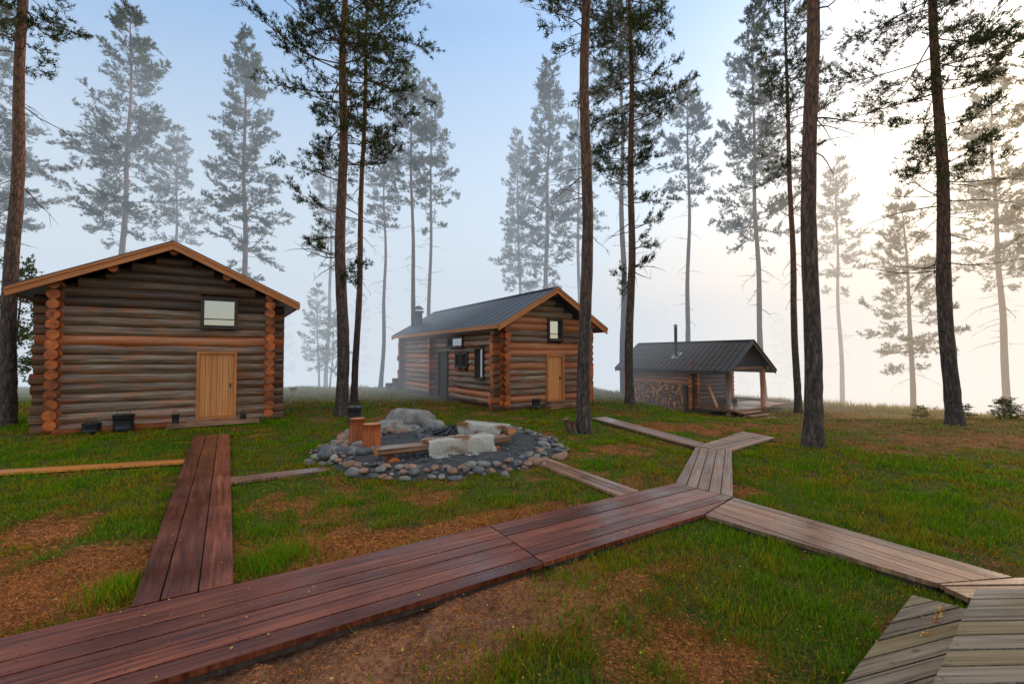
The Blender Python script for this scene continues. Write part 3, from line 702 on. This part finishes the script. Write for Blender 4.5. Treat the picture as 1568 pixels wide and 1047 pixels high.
def tree(v,x,y,h,rz,lx=0.,ly=0.,sxy=1.,name='pine_tree'):
    me,h0=PM[v];o=bpy.data.objects.new(name,me);s=h/h0
    o.location=(x,y,float(zg(x,y)));o.scale=(s*sxy,s*sxy,s);o.rotation_euler=(-ly,lx,rz);link(o)
    if lx or ly:
        o.rotation_mode='QUATERNION';o.rotation_quaternion=(Matrix.Rotation(lx,3,'Y')@Matrix.Rotation(-ly,3,'X')@Matrix.Rotation(rz,3,'Z')).to_quaternion()
tree('B',-15.3,13.8,25,.3,.02)
tree('A',-5.98,16.1,23,0.,.005)
tree('B',-6.9,20.,24,2.,.035,sxy=.8)
tree('B',1.95,12.4,24,1.,.03)
tree('A',4.95,19.3,24,2.5,.005,sxy=.8)
tree('B',6.95,10.6,26,4.,.0,sxy=.95)
tree('G',13.3,13.8,20,1.,-.05)
tree('B',12.8,20.5,23,5.,-.01,sxy=.85)
tree('E',-24.3,28,24,.5)
tree('D',-23.8,32,18.5,1.5)
tree('C',-16.4,28,22.3,2.2)
tree('D',-14.3,35,19,.2)
tree('F',-8.6,30,17,3.)
tree('F',-5.9,27,19.2,4.)
tree('D',-5.6,30,20.6,5.,sxy=.85)
tree('C',.7,36,21,1.,sxy=.9)
tree('C',2.5,32,23.3,3.)
tree('D',5.3,34,21,2.)
tree('D',6.4,26,24,.7)
tree('F',10.7,28,19.6,1.3)
tree('E',14.3,26,23,3.4,sxy=.8)
tree('D',21.8,30,18,.9)
tree('H',21.,24,11.8,1.)
tree('E',26.0,24,19,2.)
tree('G',23.,18.,19,2.2)
tree('H',-14.8,35,8,3.)
tree('E',-30,26,23,4.)
for k,(x,y,h,v) in enumerate([(34,58,11,'H'),(38,62,9,'H'),(31,60,7,'H'),(-30,60,12,'H'),(-22,66,14,'H')]): tree(v,x,y,h,k)
bme=pine_mesh('birch',31,6,.2,1.5,.07,conic=.4,nlen=.08,nw=.03,K=6,deadn=2,leaf=M_birch,dspace=.3)
for x,y,s in((-21.5,19.5,1.),(-13.2,33.,.9),(36,56,1.5)):
    o=bpy.data.objects.new('birch_tree',bme);o.location=(x,y,float(zg(x,y)));o.scale=(s,s,s);link(o)
for k,(x,y,s) in enumerate(((16.3,15.2,.12),(17.0,15.6,.13),(17.9,15.4,.12),(18.6,16,.15),(15.4,15.6,.1),(14.6,16.4,.1))):
    o=bpy.data.objects.new('shrub',bme);o.location=(x,y,float(zg(x,y))-.15);o.scale=(s*2.4,s*2.4,s*1.1);o.rotation_euler=(0,0,k);link(o)
# distant forest
n=520;r=np.random.default_rng(77);Vs=[];cnt=0
for k in range(n):
    x=r.uniform(-170,170);y=r.uniform(100,125);h=r.uniform(10,16)*(1+.25*math.sin(x*.05));z=float(zg(x,y))
    kk=80;t=r.random(kk)**.7;zc=z+h*(1-t*.95);rad_=h*.17*t*r.uniform(.5,1.2,kk);a=r.uniform(0,6.28,kk)
    p=np.stack([x+0*a,y+0*a,zc+.6],-1);q=np.stack([x+np.cos(a)*rad_,y+np.sin(a)*rad_,zc-.8],-1);s=np.stack([x+np.cos(a+.5)*rad_,y+np.sin(a+.5)*rad_,zc-.5],-1)
    Vs.append(np.stack([p,q,s],1).reshape(-1,3))
DV=np.concatenate(Vs);link(bpy.data.objects.new('distant_forest',np_mesh('distant_forest',DV,[(np.arange(len(DV)).reshape(-1,3),0,False)],[M_needle])))

# ---------------- grass & litter ----------------
def inpoly(P,poly,mg=0.):
    ok=np.ones(len(P),bool)
    for i in range(len(poly)):
        a=np.array(poly[i]);b_=np.array(poly[(i+1)%len(poly)]);e=b_-a;e=e/np.linalg.norm(e)
        ok&=((P[:,1]-a[1])*e[0]-(P[:,0]-a[0])*e[1])>-mg
    return ok
def rect(o,W,L,m_=.15):
    o=np.array(o);u=U[:2];n_=Nn[:2];return [tuple(o-u*m_-n_*m_),tuple(o+u*(W+m_)-n_*m_),tuple(o+u*(W+m_)+n_*(L+m_)),tuple(o-u*m_+n_*(L+m_))]
CB=[rect((-12.4,12.4),5.1,5.2),rect((-.41,17.7),4.2,10.8)]
def free(P,mg=.0):
    ok=np.ones(len(P),bool)
    for w in WALKS: ok&=~inpoly(P,w,mg)
    for w in CB: ok&=~inpoly(P,w)
    ok&=np.hypot(P[:,0]+1.55,P[:,1]-10.3)>2.6
    return ok
gr=np.random.default_rng(11);GP=[];GH=[];GW=[];GC=[]
def colmix(P,tall=False):
    n=len(P);b_,s_,d_=masks(P[:,0],P[:,1]);t=gr.random(n);f=fbm(P[:,0]*1.3,P[:,1]*1.3,40)
    g1=np.array([.06,.20,.005]);g2=np.array([.30,.54,.014]);yl=np.array([.64,.46,.03]);og=np.array([.70,.19,.022]);tan=np.array([.66,.44,.17])
    c=g1+(g2-g1)*t[:,None]
    py=np.clip((f-.42)*2.2,0,.5)+.08;c=np.where((gr.random(n)<py)[:,None],yl*gr.uniform(.5,1.1,(n,1)),c)
    po=np.clip(b_*.6+(f-.48)*.7,.03,.6)
    po=np.clip(po+.5*np.exp(-(((P[:,0]-.9)/.9)**2+((P[:,1]-3.6)/.7)**2)),0,.75)
    if not tall: c=np.where((gr.random(n)<po)[:,None],og*gr.uniform(.35,1.1,(n,1)),c)
    c=np.where((gr.random(n)<d_*.7)[:,None],tan*gr.uniform(.5,1.1,(n,1)),c);return c
for (y0,y1,de,w,h0,h1) in((2.0,4.5,3600,.0038,.025,.07),(4.5,7,2200,.005,.03,.075),(7,11,1000,.008,.03,.085),(11,17,380,.012,.03,.09),(17,32,80,.024,.05,.14)):
    xr=y1*1.25+1;n=int(de*2*xr*(y1-y0));P=np.stack([gr.uniform(-xr,xr,n),gr.uniform(y0,y1,n)],1)
    P=P[np.abs(P[:,0])<P[:,1]*1.22+1.2]
    b_,s_,d_=masks(P[:,0],P[:,1]);f=fbm(P[:,0]*4,P[:,1]*4,15)
    P_=P[gr.random(len(P))<np.clip(1.2-b_*1.5,0.008,1)*np.clip(f*2.8-.65,.06,1)];P_=P_[free(P_,.015)]
    ff=fbm(P_[:,0]*2.,P_[:,1]*2.,15)
    GP.append(P_);GH.append(gr.uniform(h0,h1,len(P_))*(.2+1.7*ff));GW.append(np.full(len(P_),w));GC.append(colmix(P_))
tc=[(-2.5,4.62,.22,.17,900),(-2.35,4.85,.15,.12,400),(-3.4,4.05,.16,.17,600),(-3.55,4.2,.1,.14,300),(4.6,7.0,.4,.12,900),(5.5,6.1,.5,.12,1100),(6.5,5.3,.5,.12,900),(1.9,5.2,.3,.1,700),(1.2,4.75,.25,.1,600),(.55,4.35,.2,.11,500),(.4,3.7,.2,.09,400),(2.6,5.6,.2,.1,300),(3.0,4.4,.3,.1,500),(-.1,3.3,.25,.08,300),(.3,3.0,.3,.09,600),(2.4,3.5,.3,.09,500),(-.3,2.95,.25,.08,300)]
for k in range(300):
    y=gr.uniform(3,15);x=gr.uniform(-y*1.1,y*1.1);tc.append((x,y,gr.uniform(.06,.2),gr.uniform(.07,.13),int(gr.uniform(40,200))))
for k in range(170):
    a=gr.uniform(0,1);x=gr.uniform(8,26);y=29-13*float(ss(8,24,np.array(x)))-gr.uniform(-2.5,1.5);tc.append((x,y,.3,gr.uniform(.2,.45),90))
for k in range(90):
    x=gr.uniform(-20,8);y=gr.uniform(24,31);tc.append((x,y,.3,gr.uniform(.15,.35),70))
for cx,cy,sd_,hh_,n in tc:
    P=np.stack([gr.normal(cx,sd_,n),gr.normal(cy,sd_,n)],1);P=P[free(P,.01)]
    if len(P)==0: continue
    b_=masks(P[:,0],P[:,1])[0]
    if n<=200: P=P[gr.random(len(P))<1.15-b_]
    if len(P)==0: continue
    GP.append(P);GH.append(gr.uniform(.5,1.1,len(P))*hh_);GW.append(np.full(len(P),.004 if cy<8 else .009 if cy<14 else .02));GC.append(colmix(P,True))
P=np.concatenate(GP);H=np.concatenate(GH)[:,None];Wd=np.concatenate(GW)[:,None];C=np.concatenate(GC);n=len(P);print('blades',n)
B0=np.stack([P[:,0],P[:,1],zrel(P[:,0],P[:,1])-.008],1);a=gr.uniform(0,6.28,n);sd=np.stack([np.cos(a),np.sin(a),0*a],1)*Wd
a2=gr.uniform(0,6.28,n);le=gr.uniform(.1,.9,(n,1))*H;tip=B0+np.stack([np.cos(a2),np.sin(a2),0*a2],1)*le+np.array([0,0,1.])*H
V=np.stack([B0-sd,B0+sd,tip],1).reshape(-1,3)
cc=np.repeat(C,3,0);cc[0::3]*=.48;cc[1::3]*=.48  # shade between blades painted in as darker roots
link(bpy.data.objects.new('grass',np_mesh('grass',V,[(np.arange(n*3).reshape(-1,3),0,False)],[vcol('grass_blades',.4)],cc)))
# needle litter
Ls=[];Lc=[]
for (y0,y1,de,w,ln_) in((2,5,3600,.0024,.035),(5,9,1300,.0042,.05),(9,14,300,.008,.06)):
    xr=y1*1.2+1;n=int(de*2*xr*(y1-y0));P=np.stack([gr.uniform(-xr,xr,n),gr.uniform(y0,y1,n)],1);P=P[np.abs(P[:,0])<P[:,1]*1.22+1.2]
    b_,s_,d_=masks(P[:,0],P[:,1]);P=P[gr.random(len(P))<np.clip(b_*1.2-.1-s_*.35,.08,1)];P=P[free(P)];n=len(P)
    a=gr.uniform(0,6.28,n);d=np.stack([np.cos(a),np.sin(a),gr.uniform(-.1,.4,n)],1)*ln_*gr.uniform(.4,1.2,(n,1));s=np.stack([-np.sin(a),np.cos(a),gr.normal(0,.5,n)],1)*w
    B0=np.stack([P[:,0],P[:,1],zrel(P[:,0],P[:,1])+.004],1);Ls.append(np.stack([B0-s,B0+s,B0+d],1).reshape(-1,3))
    Lc.append(np.repeat(np.array([.84,.29,.07])*gr.uniform(.08,1.1,(n,1)),3,0))
V=np.concatenate(Ls);link(bpy.data.objects.new('needle_litter',np_mesh('needle_litter',V,[(np.arange(len(V)).reshape(-1,3),0,False)],[vcol('litter')],np.concatenate(Lc))))
# fallen leaves
n=3600;P=np.stack([gr.uniform(-6,7,n),gr.uniform(2,10,n)],1);on=np.zeros(n,bool);zt=np.full(n,-9.)
for w,wz in zip(WALKS,WZ):
    k_=inpoly(P,w,-.02);on|=k_;zt=np.where(k_,np.maximum(zt,wz),zt)
keep=on&(gr.random(n)<.45)|(~on&(gr.random(n)<.6))
zt=np.where(on,zt+.009,zg(P[:,0],P[:,1])+.03);P=P[keep];z=zt[keep];n=len(P)
q=260;tt=gr.random(q);w_=gr.random(q);SP=np.stack([1.2+tt*2.1+.15-.25*w_,1.95+tt*1.62-.25*w_+.12],1);ok=inpoly(SP,WALKS[12],-.02)&~inpoly(SP,WALKS[11],.03);SP=SP[ok];P=np.concatenate([P,SP]);z=np.concatenate([z,np.full(len(SP),.07)]);n=len(P)
a=gr.uniform(0,6.28,n);s=gr.uniform(.005,.013,n)
c_=np.stack([P[:,0],P[:,1],z],1);d=np.stack([np.cos(a)*s,np.sin(a)*s,gr.uniform(0,.004,n)],1);e=np.stack([-np.sin(a)*s*.6,np.cos(a)*s*.6,gr.uniform(0,.004,n)],1)
V=np.stack([c_-d,c_+e,c_+d,c_-e],1).reshape(-1,3)
lc=np.repeat(np.where(gr.random((n,1))<.45,np.array([[.7,.5,.08]]),np.array([[.5,.17,.05]])),4,0)
link(bpy.data.objects.new('fallen_leaves',np_mesh('fallen_leaves',V,[(np.arange(n*4).reshape(-1,4),0,False)],[vcol('leafs')],lc)))

# ---------------- fog volumes ----------------
def fog(name,x0,x1,y0,y1,z0,z1,sig,colr):
    m=bpy.data.materials.new(name);m.use_nodes=True;nt=m.node_tree;nt.nodes.clear();out=ND(nt,'ShaderNodeOutputMaterial')
    ab=ND(nt,'ShaderNodeVolumeAbsorption',Density=sig);ab.inputs['Color'].default_value=(0,0,0,1)
    em=ND(nt,'ShaderNodeEmission');em.inputs['Color'].default_value=(*colr,1);em.inputs['Strength'].default_value=sig  # emission stands in for light scattered many times inside the fog
    ad=ND(nt,'ShaderNodeAddShader');nt.links.new(ab.outputs[0],ad.inputs[0]);nt.links.new(em.outputs[0],ad.inputs[1])
    nt.links.new(ad.outputs[0],out.inputs['Volume'])
    v=[(x,y,z) for x in(x0,x1) for y in(y0,y1) for z in(z0,z1)]
    F=np.array([(0,1,3,2),(4,6,7,5),(0,4,5,1),(2,3,7,6),(0,2,6,4),(1,5,7,3)])
    link(bpy.data.objects.new(name,np_mesh(name,np.array(v),[(F,0,False)],[m])))
fog('mist',-300,300,20.5,320,-5,19,.028,(.64,.73,.84))
fog('lake_mist',-301,301,31,321,-5.5,7,.036,(.74,.80,.85))
fog('sun_glow_mist',13,302,15.5,322,-6,18,.012,(2.0,1.45,.88))  # warm self-glowing box in place of sunlight scattered by the mist

# ---------------- light, world, camera ----------------
AZ=math.radians(52);EL=math.radians(16)
w=bpy.data.worlds.new('World');scene.world=w;w.use_nodes=True;nt=w.node_tree
sky=ND(nt,'ShaderNodeTexSky');sky.sky_type='NISHITA';sky.sun_disc=False;sky.sun_elevation=EL;sky.sun_rotation=AZ;sky.air_density=1.2;sky.dust_density=1.6;sky.ozone_density=1.5
bg=nt.nodes['Background'];nt.links.new(sky.outputs[0],bg.inputs[0]);bg.inputs[1].default_value=.15
# thin high haze: warm-white near the horizon, blue gap at mid height, unseen bright warm zenith added to fill the foreground
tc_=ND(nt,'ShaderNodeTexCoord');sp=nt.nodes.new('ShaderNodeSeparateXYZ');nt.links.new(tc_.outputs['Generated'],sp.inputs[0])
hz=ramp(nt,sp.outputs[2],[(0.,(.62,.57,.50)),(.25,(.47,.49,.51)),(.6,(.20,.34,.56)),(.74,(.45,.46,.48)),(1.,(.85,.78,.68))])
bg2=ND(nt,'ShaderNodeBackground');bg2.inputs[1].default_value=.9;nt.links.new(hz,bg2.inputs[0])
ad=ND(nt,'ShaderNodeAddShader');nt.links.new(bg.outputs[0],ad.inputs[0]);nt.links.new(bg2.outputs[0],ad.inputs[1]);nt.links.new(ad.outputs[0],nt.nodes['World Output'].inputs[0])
s=Vector((math.sin(AZ)*math.cos(EL),math.cos(AZ)*math.cos(EL),math.sin(EL)))
l=bpy.data.lights.new('sun','SUN');l.energy=5.;l.angle=math.radians(10);l.color=(1,.78,.52);lo=bpy.data.objects.new('sun',l);lo.rotation_euler=s.to_track_quat('Z','Y').to_euler();link(lo)
cam=bpy.data.cameras.new('camera');cam.lens=16;cam.sensor_width=36;cam.clip_end=2000;co=bpy.data.objects.new('camera',cam);co.location=(0,0,2.0);co.rotation_euler=(math.radians(91.77),0,0);link(co);scene.camera=co
scene.view_settings.view_transform='Standard';scene.view_settings.look='None';scene.view_settings.exposure=0
